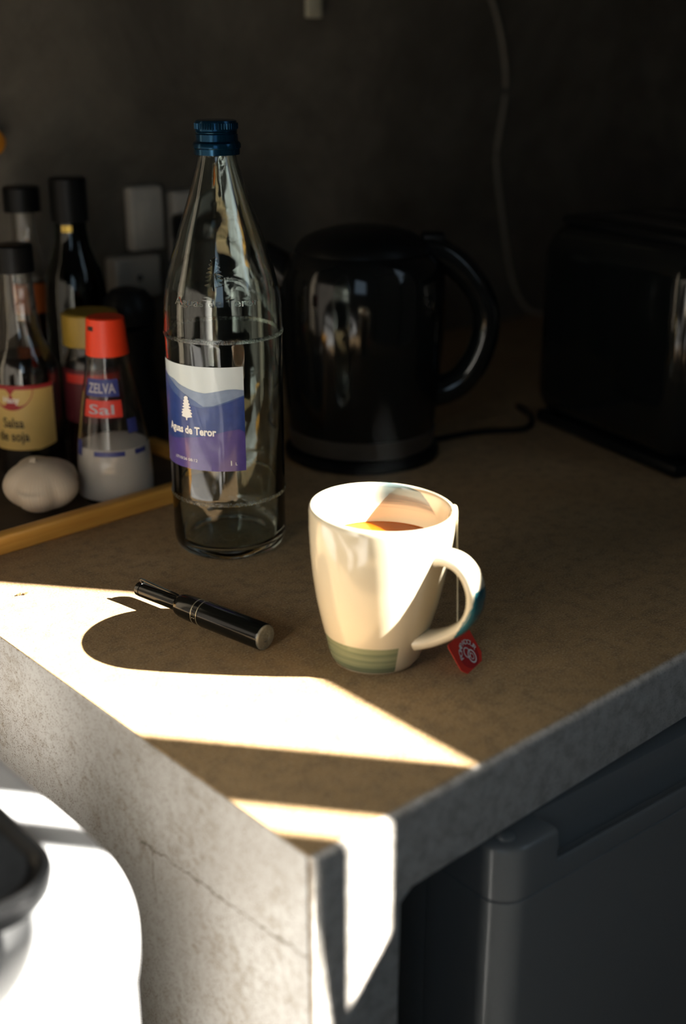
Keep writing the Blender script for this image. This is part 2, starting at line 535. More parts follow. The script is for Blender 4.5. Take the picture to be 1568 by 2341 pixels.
# ================================================================== THE ROOM
mb = MB(); mb.box((-760, -2100, -80), (1580, 860, 0)); struct(mb.build('floor', 'floor', sm=False))
mb = MB(); mb.box((-760, -2100, 3000), (930, 860, 3080)); mb.box((930, -330, 3000), (1580, 860, 3080))
struct(mb.build('ceiling', 'ceiling', sm=False))
mb = MB(); mb.box((-760, 760, 0), (1500, 860, 3000)); struct(mb.build('wall_back', 'wall', sm=False))
mb = MB(); mb.box((-760, -2000, 0), (-680, -220, 1150)); mb.box((-760, -2000, 1750), (-680, -220, 3000)); mb.box((-760, -2000, 1150), (-680, -1050, 1750)); mb.box((-760, -400, 1150), (-680, -220, 1750)); mb.box((-760, -220, 0), (-520, 760, 3000)); struct(mb.build('wall_left', 'wall_dim', sm=False))
mb = MB(); mb.box((-760, -2100, 0), (930, -2000, 3000)); struct(mb.build('wall_front', 'wall_dim', sm=False))
mb = MB()
mb.box((850, -2000, 0), (930, -250, 1490)); mb.box((850, -2000, 2890), (930, -250, 3000))
mb.box((850, -2000, 1490), (930, -1960, 2890)); mb.box((850, -590, 1490), (930, -250, 2890))
struct(mb.build('wall_right', 'wall_dim', sm=False))
mb = MB(); mb.box((930, -330, 0), (1500, -250, 3000)); struct(mb.build('wall_alcove_side', 'wall', sm=False))
mb = MB(); mb.box((1500, -330, 0), (1580, 860, 3000)); struct(mb.build('wall_alcove_end', 'wall', sm=False))
# window: frame and casement bars, standing at the inner face of the wall
win = bpy.data.objects.new('window_1', None); COL.objects.link(win); struct(win)
mb = MB()
mb.box((850, -1077, 1480), (858, -590, 1697)); mb.box((850, -1900, 1480), (858, -1077, 1530)); mb.box((850, -1980, 2750), (858, -590, 2895))
mb.box((850, -637, 1697), (858, -585, 2750)); mb.box((850, -1970, 1485), (858, -1800, 2750)); 
mb.build('window_frame', 'frame', win, sm=False)
mb = MB(); mb.box((850, -1017, 1697), (858, -939, 2750)); mb.build('mullion', 'frame', win, sm=False)
mb = MB()
pf = [(-1068, 1690), (-1060, 1690), (-1060, 2750), (-1080, 2750), (-1082, 1790)]
mb.loops([[(850, y, z) for y, z in pf], [(858, y, z) for y, z in pf]], True, True, True)
mb.build('mullion', 'frame', win, sm=False)

win2 = bpy.data.objects.new('added_fill_window', None); COL.objects.link(win2); struct(win2)  # added out of view to throw cool sky light on the slab front
mb = MB()
mb.box((-740, -1050, 1150), (-710, -400, 1180)); mb.box((-740, -1050, 1720), (-710, -400, 1750))
mb.box((-740, -1050, 1180), (-710, -1020, 1720)); mb.box((-740, -430, 1180), (-710, -400, 1720))
mb.build('window_frame', 'frame', win2, sm=False)

# ================================================================== COUNTER
ctr = thing('kitchen_counter', 'brown concrete kitchen counter with thick slab top and pale plastered end', 'counter', (0, 0, CT))
mb = MB()
prof = [(0, -900), (58, -900), (58, -56)]
prof += [(58 + 9 - 9 * math.cos(t * PI / 8), -55 + 9 * math.sin(t * PI / 8) + 2) for t in range(1, 4)]
prof += [(67, -44), (1496, -44), (1496, 0), (0, 0)]
l0 = [(x, 0, z) for x, z in prof]; l1 = [(x, 757, z) for x, z in prof]
mb.loops([l0, l1], True, True, True)
bm = mb.bm
bm.edges.ensure_lookup_table()
es = [e for e in bm.edges if all(abs(q.co.y) < 1e-6 for q in e.verts) and not all(q.co.z < -0.89 for q in e.verts) and not all(q.co.x > 1.4 for q in e.verts)]
es += [e for e in bm.edges if False]
bmesh.ops.bevel(bm, geom=es, offset=6 * S, segments=4, affect='EDGES', profile=0.5)
mb.build('worktop', 'concrete', ctr, ang=50)
mb = MB(); mb.box((-0.9, 4.5, -900), (0.3, 757, -0.5), 0.35, 1)
mb.build('plaster_face', 'plaster', ctr)

# ================================================================== STOVE (white enamel, dished burner well in the near right corner)
stv = thing('stove', 'white enamel stove with rounded corner left of the concrete counter', 'stove', (0, 0, CT))
SC = (-191.0, 97.0)
def outline(inset, n=160):
    out = []
    x1, y0, x0, y1, R = -61 - inset, -33 + inset, -458 + inset, 480 - inset, 130 - inset
    for k in range(n):
        t = 2 * PI * k / n - PI
        dx, dy = math.cos(t), math.sin(t)
        if dx > 0 and dy < 0:
            out.append((SC[0] + R * dx, SC[1] + R * dy)); continue
        c = []
        if dx > 1e-9: c.append((x1 - SC[0]) / dx)
        if dx < -1e-9: c.append((x0 - SC[0]) / dx)
        if dy > 1e-9: c.append((y1 - SC[1]) / dy)
        if dy < -1e-9: c.append((y0 - SC[1]) / dy)
        r = min(c)
        out.append((SC[0] + r * dx, SC[1] + r * dy))
    return out
def circ(r, z, n=160):
    return [(SC[0] + r * math.cos(2 * PI * k / n - PI), SC[1] + r * math.sin(2 * PI * k / n - PI), z) for k in range(n)]
mb = MB()
lp = [circ(1, -25), circ(62, -25), circ(67, -24.4), circ(71, -22.5), circ(83, -11.5), circ(86.5, -9.5), circ(91, -9)]
for ins, z in ((6, -9), (3, -9.4), (1, -10.6), (0, -13), (0, -22), (1.5, -24)):
    lp.append([(x, y, z) for x, y in outline(ins)])
mb.loops(lp, True, True, False)
mb.build('hob_top', 'enamel', stv, ang=40)
mb = MB()
mb.loops([[(x, y, z) for x, y in outline(i)] for i, z in ((5, -23.5), (2.5, -26), (2.5, -880))], True, False, True)
mb.build('stove_body', 'enamel', stv)
mb = MB()
mb.lathe([(0, -8), (26, -8), (28, -9), (30, -12), (30, -24.6), (0, -24.6)], 40, SC[0], SC[1])
mb.build('burner', 'black_iron', stv)

# square black griddle on the burner
gr = thing('griddle', 'black iron griddle plate with rounded corner resting on the white stove', 'griddle', (-95, 53, CT - 7.9))
def rsq(inset, z, R=30, w=112):
    out = []
    R = max(2, R - inset)
    for (cx, cy, a0) in ((-inset - R, inset + R, -90), (-inset - R, w - inset - R, 0), (-w + inset + R, w - inset - R, 90), (-w + inset + R, inset + R, 180)):
        for k in range(9):
            t = (a0 + k * 90 / 8) * D2R
            out.append((cx + R * math.cos(t), cy + R * math.sin(t), z))
    return out
mb = MB()
mb.loops([rsq(14, 0), rsq(6, 2), rsq(1.5, 8), rsq(0, 15), rsq(0.6, 18), rsq(3, 19.8), rsq(6, 19), rsq(9, 15.5), rsq(14, 14.5)], True, True, True)
mb.build('plate', 'black_iron', gr)
mb = MB()
mb.box((-66, 109, 6), (-46, 190, 18), 4, 3)
mb.build('grip', 'black_iron', gr)

# white enamel pot added out of view, bouncing sun onto the counter's near corner
pt = thing('bounce_pot', 'tall white enamel pot added out of view to bounce sunlight', 'pot', (-316, 118, CT - 9), 0)
mb = MB(); mb.lathe([(0, 0), (88, 0), (96, 4), (99, 12), (99, 250), (102, 254), (100, 256), (97, 252), (96, 12), (90, 6), (0, 5)], 64); mb.build('pot_body', 'pot_enamel', pt)
mb = MB(); mb.lathe([(101, 256.5), (100, 259), (80, 272), (40, 283), (0, 286)], 64); mb.build('lid', 'pot_enamel', pt)
mb = MB(); mb.lathe([(8, 285.5), (7, 293), (14, 300), (14, 306), (8, 310), (0, 311)], 32); mb.build('knob', 'black_satin', pt)
for sy in (-1, 1):
    mb = MB(); mb.tube(smoothpts([(-35, sy * 92, 205), (-30, sy * 112, 208), (0, sy * 118, 209), (30, sy * 112, 208), (35, sy * 92, 205)], 5), 5, 10); mb.build('grip', 'pot_enamel', pt)

# ================================================================== FRIDGE under the slab
fr = thing('fridge', 'grey under-counter fridge with scooped handle along its door top', 'fridge', (130, -9, 0), -4.0)
W_, D_ = 520.0, 62.0
def doorpts(z, ins=0.0, R=20.0):
    out = []
    R = R - ins
    for (cx, cy, a0) in ((W_ - ins - R, ins + R, -90), ):
        pass
    corners = ((ins + R, ins + R, 180), (W_ - ins - R, ins + R, 270))
    for cx, cy, a0 in corners:
        for k in range(9):
            t = (a0 + k * 90 / 8) * D2R
            out.append((cx + R * math.cos(t), cy + R * math.sin(t), z))
    out += [(W_ - ins, D_, z), (ins, D_, z)]
    return out
zt = CT - 60
mb = MB()
mb.loops([doorpts(20, 2), doorpts(22), doorpts(zt - 37.2), doorpts(zt - 36.6, 0.9)], True, True, True)
mb.build('door_panel', 'fridge', fr)
# top cap of the door: left ledge, scooped handle, right ledge
def cap_section(xs):
    pass
mb = MB()
sx0, sx1 = 44.0, W_ - 44.0
# ledge ends (solid, rounded outer corner)
def endpts(z, ins, right=False):
    R = 20.0 - ins
    o = []
    for k in range(9):
        t = (180 + k * 90 / 8) * D2R
        o.append((ins + R + R * math.cos(t), ins + R + R * math.sin(t), z))
    o += [(sx0, ins, z), (sx0, D_, z), (ins, D_, z)]
    if right: o = [(W_ - x, y, zz) for x, y, zz in o]
    return o
for rt in (False, True):
    mb.loops([endpts(zt - 36, 0.9, rt), endpts(zt - 35.2, 0, rt), endpts(zt - 3.6, 0, rt), endpts(zt - 1.8, 0.5, rt), endpts(zt - 0.5, 1.8, rt), endpts(zt, 3.6, rt)], True, True, True)
# scoop: section swept along x, with slanted ends
sec = [(0.9, -36), (0, -35.2), (0, -25), (0.7, -22.8), (2.2, -21.8), (3.8, -22.2), (5, -24), (7, -31), (11, -33.5), (15, -31), (18.5, -14), (20, -3.0), (21, -0.8), (23, 0), (D_, 0), (D_, -36)]
ls = []
for u, k in ((0.0, 0), (1.0, 0.55), (3.0, 0.85), (6.5, 1.0)):
    l = []
    for y, z in sec:
        z0 = 0.0
        flat_y = y
        l.append((sx0 + u * (1 if z < -1 else 1), y, zt + z * k + (0 if y > 3 or k > 0.99 else 0) if 3.9 < y < 24 else zt + z))
    ls.append(l)
right = [[(W_ - p[0], p[1], p[2]) for p in l] for l in reversed(ls)]
mb.loops(ls + right, True, True, True)
mb.build('door_top_cap', 'fridge', fr, ang=30)
mb = MB()
mb.lathe([(0, zt + 2.6), (4.8, zt + 2.6), (5.8, zt + 2.0), (6.2, zt + 0.8), (6.3, zt - 1)], 32, 15.5, 15)
mb.build('hinge_cap', 'fridge', fr)
mb = MB(); mb.box((4, D_ + 4, 20), (W_ - 4, 520, CT - 52), 4, 2)
mb.build('cabinet', 'fridge', fr)

# ================================================================== MUG OF TEA
MR = -43.4
mug = thing('mug', 'cream glazed stoneware mug of tea with green brushed foot', 'mug', (163.2, 131.0, CT), MR)
def mug_shape(p):            # hand-thrown lean
    x, y, z = p
    k = 0.038 * min(1.0, z / 100.0)
    return (x + z * 0.036, y, z - x * k)
outer = [(0, 0.6), (22.5, 0.6), (24.5, 0.0), (27.2, 1.2), (29.2, 5), (30.6, 11), (32.6, 19), (35.4, 29), (38.6, 43), (41.2, 58), (43.0, 73), (44.2, 88), (44.4, 97)]
rim = [(44.3, 99.4), (43.7, 100.7), (42.6, 101.2), (41.6, 100.6), (41.0, 99.0)]
inner = [(40.7, 94), (40.4, 84), (39.2, 70), (37.2, 54), (34.6, 38), (31.0, 20), (26, 10), (16, 6.5), (0, 6)]
mb = MB()
mb.lathe(outer + rim + inner, 96)
for q in mb.bm.verts:
    q.co = Vector(mug_shape(q.co / S)) * S
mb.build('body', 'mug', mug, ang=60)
HA = -31.5
mb = MB()
hp = smoothpts([(37.5, 77, 1.2), (45.5, 79.8, 1.06), (55, 78.6, 1.0), (62.5, 72.5, 1.0), (66.8, 63, 1.0), (67.2, 54, 1.0), (65.2, 46, 1.0), (60.4, 38.5, 0.98), (51, 30.8, 1.0), (41, 25, 1.1), (32, 21.5, 1.25)], 5)
ls = []
for i, p in enumerate(hp):
    a = hp[max(0, i - 1)]; b = hp[min(len(hp) - 1, i + 1)]
    t = Vector((b.x - a.x, 0, b.y - a.y)).normalized()
    nrm = Vector((t.z, 0, -t.x))
    if nrm.x < 0 and False: nrm = -nrm
    w, h = 8.6 * p.z, 4.1 * p.z
    l = []
    for k in range(20):
        c, s_ = math.cos(2 * PI * k / 20), math.sin(2 * PI * k / 20)
        cc = math.copysign(abs(c) ** 0.75, c); ss = math.copysign(abs(s_) ** 0.75, s_)
        l.append((p.x + nrm.x * h * ss, w * cc, p.y + nrm.z * h * ss))
    ls.append(l)
mb.loops(ls, True, True, True)
lean = math.cos(HA * D2R) * 0.036
for q in mb.bm.verts:
    q.co.x += q.co.z * lean * 0.9
    q.co.z -= 0.0012
mb.build('handle', 'mug_handle', mug, rot=(0, 0, HA * D2R), ang=60)
tea = MB()
tea.lathe([(0, 75.5), (36, 75.5), (39.4, 75.5), (39.8, 75.9)], 72)
for q in tea.bm.verts:
    q.co.x += 77.5 * 0.036 * S
t_ = tea.build('tea', 'tea', mug)
# tea bag tag with string: the string comes over the rim, hangs down beside the handle
# local frame of the mug: x to the right in view, y away
tb = thing('tea_tag', 'red tea bag tag on a thread hanging from the mug rim to the counter', 'tea tag', (163.2, 131.0, CT), MR)
mb = MB()
sp = smoothpts([(42.4, 3.0, 84), (44.0, 3.4, 94), (45.4, 3.8, 99.2), (47.0, 4.0, 100.2), (48.5, 4.0, 98.6), (49.0, 3.6, 92), (49.6, 0.5, 72), (50.4, -4.0, 46), (51.0, -7.6, 21.5)], 6)
mb.tube(sp, 0.55, 6)
mb.build('thread', 'string', tb)
# tag card: local plane axes
TV = Vector((15.0, 26.0, 0.0)).normalized()
TU = Vector((11.9, -6.9, -19.9)); TU = (TU - TV * TU.dot(TV)).normalized()
TN = TU.cross(TV).normalized()
if TN.y > 0: TN = -TN
TLn, TWd = 22.0, 29.0
TO = Vector((54.7, -27.6, 0.6)) + TV * 14.5 - TU * TLn
def tagp(u, v, h=0.0):
    return tuple(TO + TU * u + TV * v + TN * h)
mb = MB()
card = [(0, -TWd / 2 + 1.5), (0, TWd / 2 - 1.5), (1.5, TWd / 2), (TLn - 4.5, TWd / 2), (TLn, TWd / 2 - 4.5), (TLn, -TWd / 2 + 4.5), (TLn - 4.5, -TWd / 2), (1.5, -TWd / 2)]
mb.loops([[tagp(u, v, -0.35) for u, v in card], [tagp(u, v, 0.0) for u, v in card]], True, True, True)
mb.build('card', 'tag_red', tb, sm=False)
mb = MB()
cpt = (13.4, 1.0)
star(mb, [(cpt[0] + 8.6 * math.cos(2 * PI * k / 28), cpt[1] + 10.4 * math.sin(2 * PI * k / 28)) for k in range(28)], lambda u, v: tagp(u, v, 0.12))
mb.build('emblem_ground', 'tag_dark', tb, sm=False)
# arched lettering across the top of the emblem, read with the tag's own up = -u
mb = MB()
word = 'POMPADOUR'
for i, ch in enumerate(word):
    a = (-80 + 160 * i / (len(word) - 1)) * D2R
    vs, fs = textgeo(ch, 4.4, 'CENTER', 0.09)
    rr = 6.6
    def put(x, y, a=a):
        rad = rr + y
        ang = a + x / rr
        return tagp(cpt[0] - rad * math.cos(ang), cpt[1] + rad * math.sin(ang) * 1.08, 0.3)
    put2d(mb, vs, fs, put)
mb.build('lettering', 'white_ink', tb, sm=False)
mb = MB()
def ring(c, ru, rv, w, n=20, a0=0, a1=360):
    q = []
    for k in range(n + 1):
        t = (a0 + (a1 - a0) * k / n) * D2R
        q.append((c[0] + ru * math.cos(t), c[1] + rv * math.sin(t), c[0] + (ru - w) * math.cos(t), c[1] + (rv - w) * math.sin(t)))
    for a, b in zip(q, q[1:]):
        f = [mb.v(tagp(a[0], a[1], 0.3)), mb.v(tagp(b[0], b[1], 0.3)), mb.v(tagp(b[2], b[3], 0.3)), mb.v(tagp(a[2], a[3], 0.3))]
        mb.bm.faces.new(f)
ring((11.6, -0.2), 3.6, 3.4, 0.9)
ring((15.4, 2.8), 4.6, 4.2, 1.1)
ring((15.4, 2.8), 2.2, 2.0, 0.6, 12)
mb.build('emblem', 'white_ink', tb, sm=False)

# ================================================================== GLASS WATER BOTTLE
bt = thing('water_bottle', 'tall clear glass water bottle with blue screw cap and blue label', 'bottle', (211, 345, CT), -36.3)
BP = [(0, 36), (3, 40.5), (8, 42.4), (14, 42.9), (42, 43.0), (46, 43.5), (50, 43.0), (163, 43.0), (167, 43.5), (171, 43.1), (184, 42.9), (196, 41.6), (206, 39.4), (217, 36.2), (238, 29.8), (258, 22.8), (275, 17.4), (285, 14.4), (291, 13.2), (296, 12.8), (312, 12.6)]
def brad(z): return interp(BP, z)
op = [(0, 3.5), (30, 1.2), (34, 0.0), (36, 0.2), (38.5, 1.0)] + [(r, z) for z, r in BP[1:]]
fine = []
for (r0, z0), (r1, z1) in zip(op, op[1:]):
    fine.append((r0, z0))
ip = [(10.2, 312), (10.2, 292), (12.0, 285), (14.8, 275), (20.2, 258), (27.1, 238), (33.4, 217), (36.6, 206), (38.8, 196), (40.0, 184), (40.2, 160), (40.2, 14), (38, 8.5), (32, 7.0), (15, 9.0), (0, 10.0)]
def resample(pr, k=4):
    pts = [Vector((a, b, 0)) for a, b in pr]
    return [(max(0, p.x), p.y) for p in smoothpts(pts, k)]
mb = MB()
shoulder = [(r, z) for r, z in op]
mb.lathe(shoulder[:16] + resample(shoulder[15:23], 5)[1:-1] + shoulder[22:] + [(11.6, 312.6)] + ip[:1] + ip[1:3] + resample(ip[2:10], 5)[1:] + ip[10:], 96)
glass = mb.build('glass_body', 'glass', bt, ang=60)
for z in (46, 167):
    mb = MB()
    mb.lathe([(brad(z - 1.5) + 0.05, z - 1.5), (brad(z) + 0.3, z), (brad(z + 1.5) + 0.05, z + 1.5)], 96)
    o = mb.build('scuff_ring', 'frosted', bt)
    o['label'] = 'scuffed frosted wear ring'
# cap
mb = MB()
cp = [(0, 313.6), (12.5, 313.6), (14.0, 313.0), (14.6, 311.6), (14.7, 306.5), (14.2, 306.0), (14.7, 305.4), (14.2, 304.6), (14.8, 304.0), (14.9, 299.6), (16.4, 298.2), (16.8, 297.0), (16.8, 295.2), (16.0, 294.4), (15.9, 290.6), (13.4, 290.4)]
mb.lathe(cp, 72)
mb.build('cap', 'cap_blue', bt, ang=25)
mb = MB()
for k in range(48):
    a = 360 * k / 48
    for s_ in (0,):
        p0 = cyl(a - 1.6, 14.72, 0); p1 = cyl(a + 1.6, 14.72, 0); p2 = cyl(a, 15.15, 0)
        b = [mb.v((p[0], p[1], 307.6)) for p in (p0, p2, p1)] + [mb.v((p[0], p[1], 311.4)) for p in (p0, p2, p1)]
        for f in ((0, 1, 4, 3), (1, 2, 5, 4), (0, 2, 1), (3, 4, 5)):
            mb.bm.faces.new([b[i] for i in f])
mb.build('cap_knurling', 'cap_blue', bt, sm=False)
# paper label
LA0, LA1, LZ0, LZ1 = -82.0, 17.5, 72.5, 149.5
lab = MB(); patch(lab, LA0, LA1, LZ0, LZ1, lambda z: 43.25, 40, 1)
label = lab.build('label', 'label_sky', bt)
def hill(name, mat, f, r, lo=LZ0):
    h = MB(); patch(h, LA0, LA1, lo, f, lambda z: r, 60, 1)
    return h.build(name, mat, label)
hill('far_hills', 'label_haze', lambda a: interp([(-82, 140.5), (-70, 138.5), (-58, 137.6), (-50, 135), (-38, 132.5), (-28, 131.0), (-20, 130.4), (-8, 132.2), (2, 133.5), (10, 133.4), (18, 132.2)], a), 43.37)
hill('middle_hills', 'label_mid', lambda a: interp([(-82, 141.5), (-72, 139.0), (-62, 135.5), (-52, 131.5), (-42, 128), (-30, 124), (-22, 120.5), (-12, 121.5), (0, 124.5), (10, 127), (18, 128.8)], a), 43.49)
hill('near_hills', 'label_navy', lambda a: interp([(-82, 137), (-70, 132.5), (-60, 128), (-48, 124), (-38, 121.3), (-26, 119.5), (-18, 119.8), (-8, 121.6), (4, 124.4), (12, 126.6), (18, 128.0)], a), 43.61)
hill('foreground', 'violet_print', lambda a: interp([(-82, 92), (-60, 93), (-40, 96), (-20, 99), (0, 103), (12, 104), (18, 101)], a), 43.72)
K = 180 / PI / 43.85
mb = MB(); star(mb, pine(0, 0, 5.6, 18.2), lambda x, y: cyl(-40.5 + x * K * 1.05, 43.9, 109.0 + y)); mb.build('pine_emblem', 'white_ink', label, sm=False)
mb = MB()
vs, fs = textgeo('Aguas de Teror', 8.0, 'LEFT', 0.26)
wd = max(v[0] for v in vs)
k = (57.0 / K) / wd
put2d(mb, vs, fs, lambda x, y: cyl(-67 + x * k * K, 43.9, 99.3 + y))
mb.build('lettering', 'white_ink', label, sm=False)
mb = MB()
vs, fs = textgeo('17/10/26 08:12', 3.0)
wd = max(v[0] for v in vs); k = (30.0 / K) / wd
put2d(mb, vs, fs, lambda x, y: cyl(-60 + x * k * K, 43.9, 78.4 + y))
mb.build('date_print', 'white_ink', label, sm=False)
mb = MB()
vs, fs = textgeo('1', 5.2, 'LEFT', 0.12)
put2d(mb, vs, fs, lambda x, y: cyl(1.5 + x * K, 43.9, 77.0 + y))
mb.build('volume_figure', 'white_ink', label, sm=False)
mb = MB()
vs, fs = textgeo('L', 3.0, 'LEFT', 0.06)
put2d(mb, vs, fs, lambda x, y: cyl(7.0 + x * K, 43.9, 77.0 + y))
mb.build('volume_unit', 'white_ink', label, sm=False)
# embossing in the glass of the shoulder
mb = MB()
vs, fs = textgeo('Aguas de Teror', 8.5, 'LEFT', 0.05)
wd = max(v[0] for v in vs)
def emb(mb, vs, fs, fn):
    top = [mb.v(fn(x, y, 1.05)) for x, y in vs]; low = [mb.v(fn(x, y, -0.05)) for x, y in vs]
    cnt = {}
    for f in fs:
        for i in range(len(f)):
            e = (f[i], f[(i + 1) % len(f)])
            cnt[tuple(sorted(e))] = cnt.get(tuple(sorted(e)), []) + [e]
        try: mb.bm.faces.new([top[i] for i in f])
        except ValueError: pass
    for kk, e in cnt.items():
        if len(e) == 1:
            a, b = e[0]
            mb.bm.faces.new((top[a], low[a], low[b], top[b]))
def onb(a, z, h): return cyl(a, brad(z) + h, z)
emb(mb, vs, fs, lambda x, y, h: onb(-50 + x * (86 / wd), 192 + y * 0.9, h))
o = mb.build('embossed_lettering', 'glass', bt, sm=False); o['label'] = 'raised lettering moulded in the glass'
mb = MB()
pv = pine(0, 0, 7.5, 22)
cx = sum(p[0] for p in pv) / len(pv); cy = sum(p[1] for p in pv) / len(pv)
pv2 = pv + [(cx, cy)]
fs2 = [(i, (i + 1) % len(pv), len(pv)) for i in range(len(pv))]
emb(mb, pv2, fs2, lambda x, y, h: onb(-8 + x * 1.6, 203 + y, h))
o = mb.build('embossed_pine', 'glass', bt, sm=False); o['label'] = 'raised pine tree moulded in the glass'

# ================================================================== BLACK PEN
pen = thing('pen', 'chunky black pen with grey end disc lying in the mug shadow', 'pen', (98.6, 300.9, CT), 0)
axis = Vector((116.7 - 98.6, 183.5 - 300.9, 0)); L = axis.length
pen.rotation_euler = (0, 0, math.atan2(axis.y, axis.x))
def xl(mb, prof, n=40, cz=0.0):   # lathe about local x axis
    q0 = len(mb.bm.verts)
    mb.bm.verts.ensure_lookup_table()
    m2 = MB(); m2.lathe(prof, n)
    for q in m2.bm.verts:
        x, y, z = q.co
        q.co = (z, x, y + cz * S)
    tmp = bpy.data.meshes.new('tmp'); m2.bm.to_mesh(tmp); m2.bm.free()
    mb.bm.from_mesh(tmp); bpy.data.meshes.remove(tmp)
mb = MB()
xl(mb, [(0, -1.0), (3.8, -1.0), (5.0, 0.4), (5.2, 3), (5.2, 4.0), (4.8, 4.3), (4.8, 5.0), (5.2, 5.3), (5.2, 47), (0, 47)], 40, 8.9)
mb.build('barrel', 'pen_black', pen)
mb = MB()
xl(mb, [(0, 40), (5.6, 40), (6.6, 40.6), (7.4, 42), (7.8, 44), (8.2, 46), (8.6, 55), (8.6, 65.0), (8.3, 65.2), (8.3, 65.7), (8.9, 65.9), (8.9, L - 1.2), (8.5, L - 0.2), (0, L - 0.2)], 48, 8.9)
mb.build('cap', 'pen_black', pen)
mb = MB()
xl(mb, [(0, L + 0.9), (2.0, L + 0.9), (2.1, L + 0.3), (2.8, L + 0.3), (3.0, L + 1.0), (7.4, L + 0.9), (8.3, L + 0.2), (8.4, L - 0.6), (0, L - 0.6)], 48, 8.9)
mb.build('end_disc', 'pen_disc', pen)
for x0 in (59.0, 64.0):
    mb = MB(); xl(mb, [(8.55, x0), (8.75, x0 + 0.2), (8.75, x0 + 0.7), (8.55, x0 + 0.9)], 48, 8.9)
    mb.build('ring', 'pen_gold', pen)
mb = MB()
for k in range(4):          # tiny worn marks between the rings
    a = (150 + k * 12) * D2R
    for j in range(2):
        x0 = 60.6 + j * 1.7
        ring_r = 8.72
        pts = []
        for (dx, da) in ((0, 0), (1.0, 0), (1.0, 0.09), (0, 0.09)):
            pts.append(mb.v((x0 + dx, -ring_r * math.cos(a - PI + da) , 8.9 + ring_r * math.sin(PI - a + da) * 1.0)))
        mb.bm.faces.new(pts)
mb.build('engraving', 'pen_gold', pen, sm=False)
mb = MB()
mb.tube(smoothpts([(4.6, 0, 14.4), (2.4, 0, 16.2), (6, 0, 16.6), (20, 0, 15.8), (36, 0, 15.2), (40, 0, 14.6)], 5), 1.0, 10, up=(0, 1, 0), flat=1.0)
mb.build('clip', 'pen_black', pen)

# crumb on the sunlit concrete
mb = MB()
for k in range(4):
    c = Vector((39 + k * 1.8, 364 - k * 0.8 + (k % 2), CT + 0.9))
    bmesh.ops.create_icosphere(mb.bm, subdivisions=1, radius=0.0011, matrix=Matrix.Translation(c * S) @ Matrix.Rotation(k, 4, 'Z') @ Matrix.Diagonal((1.5, 0.8, 0.7, 1)))
tag(mb.build('crumb', 'crumb', sm=True, loc=(0, 0, 0)), 'tiny brown crumb lying on the sunlit counter at the left', 'crumb')

# ================================================================== TRAY WITH CONDIMENTS
TF = CT + 5.0
TZ = 2.3
tr = thing('tray', 'honey coloured wooden tray holding condiments behind the glass bottle', 'tray', (-40, 432.5, CT), TZ)
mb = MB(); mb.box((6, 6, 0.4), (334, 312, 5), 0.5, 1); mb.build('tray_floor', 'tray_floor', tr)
for nm, a, b in (('front_rail', (0, 0, 0), (340, 13, 16)), ('back_rail', (0, 307, 0), (340, 320, 16)), ('side_rail', (0, 13.2, 0), (13, 306.8, 16)), ('side_rail', (327, 13.2, 0), (340, 306.8, 16))):
    mb = MB(); mb.box(a, b, 3.0, 3); mb.build(nm, 'bamboo', tr)

# salt shaker
sh = thing('salt_shaker', 'clear tapered salt shaker with red cap, half full, on the tray', 'salt shaker', (197.5, 487.5, TF), -30)
SP = [(0, 29.5), (4, 31.6), (20, 31.6), (50, 29.2), (80, 24.5), (105, 20.0), (124, 17.2)]
def srad(z): return interp(SP, z)
mb = MB()
mb.lathe([(0, 0.4), (28, 0.2)] + [(r, z) for z, r in SP] + [(15.8, 124)] + [(r - 1.3, z) for z, r in reversed(SP[1:])] + [(28, 1.8), (0, 1.8)], 56)
mb.build('shaker_body', 'clear_plastic', sh)
mb = MB()
mb.lathe([(0, 2.4)] + [(28, 2.4)] + [(interp(SP, z) - 0.8, z) for z in (4, 12, 20, 35, 44)] + [(28.4, 47), (18, 50), (8, 52), (0, 52.5)], 56)
mb.build('salt', 'salt', sh)
mb = MB()
mb.lathe([(0, 152.5), (14.0, 152.5), (15.4, 151.5), (17.6, 122), (16.0, 121.6)], 56)
mb.build('cap', 'red_cap', sh)
mb = MB(); patch(mb, -62, -40, 143, 146.5, lambda z: 17.9 - (z - 122) * 0.075, 5); mb.build('cap_mark', 'soy_text', sh)
def spatch(name, mat, a0, a1, z0, z1, off=0.25):
    mb = MB(); patch(mb, a0, a1, z0, z1, lambda z: srad(z) + off, 14, 4)
    return mb.build(name, mat, sh)
spatch('blue_badge', 'blue_ink', -58, 18, 91, 105)
spatch('red_badge', 'red_ink', -58, 20, 74, 88)
spatch('blue_print', 'blue_ink', -34, 16, 42, 46)
spatch('blue_print', 'blue_ink', 34, 58, 42, 46)
spatch('blue_print', 'blue_ink', -78, -62, 40, 53)
spatch('blue_print', 'blue_ink', 26, 46, 60, 72)
mb = MB()
vs, fs = textgeo('ZELVA', 11, 'CENTER', 0.2); wd = max(v[0] for v in vs) - min(v[0] for v in vs)
put2d(mb, vs, fs, lambda x, y: cyl(-20 + x * 62 / wd, srad(94 + y) + 0.5, 94 + y))
vs, fs = textgeo('Sal', 11, 'CENTER', 0.1); wd = max(v[0] for v in vs) - min(v[0] for v in vs)
put2d(mb, vs, fs, lambda x, y: cyl(-20 + x * 50 / wd, srad(77 + y) + 0.5, 77 + y))
mb.build('lettering', 'pale_ink', sh, sm=False)

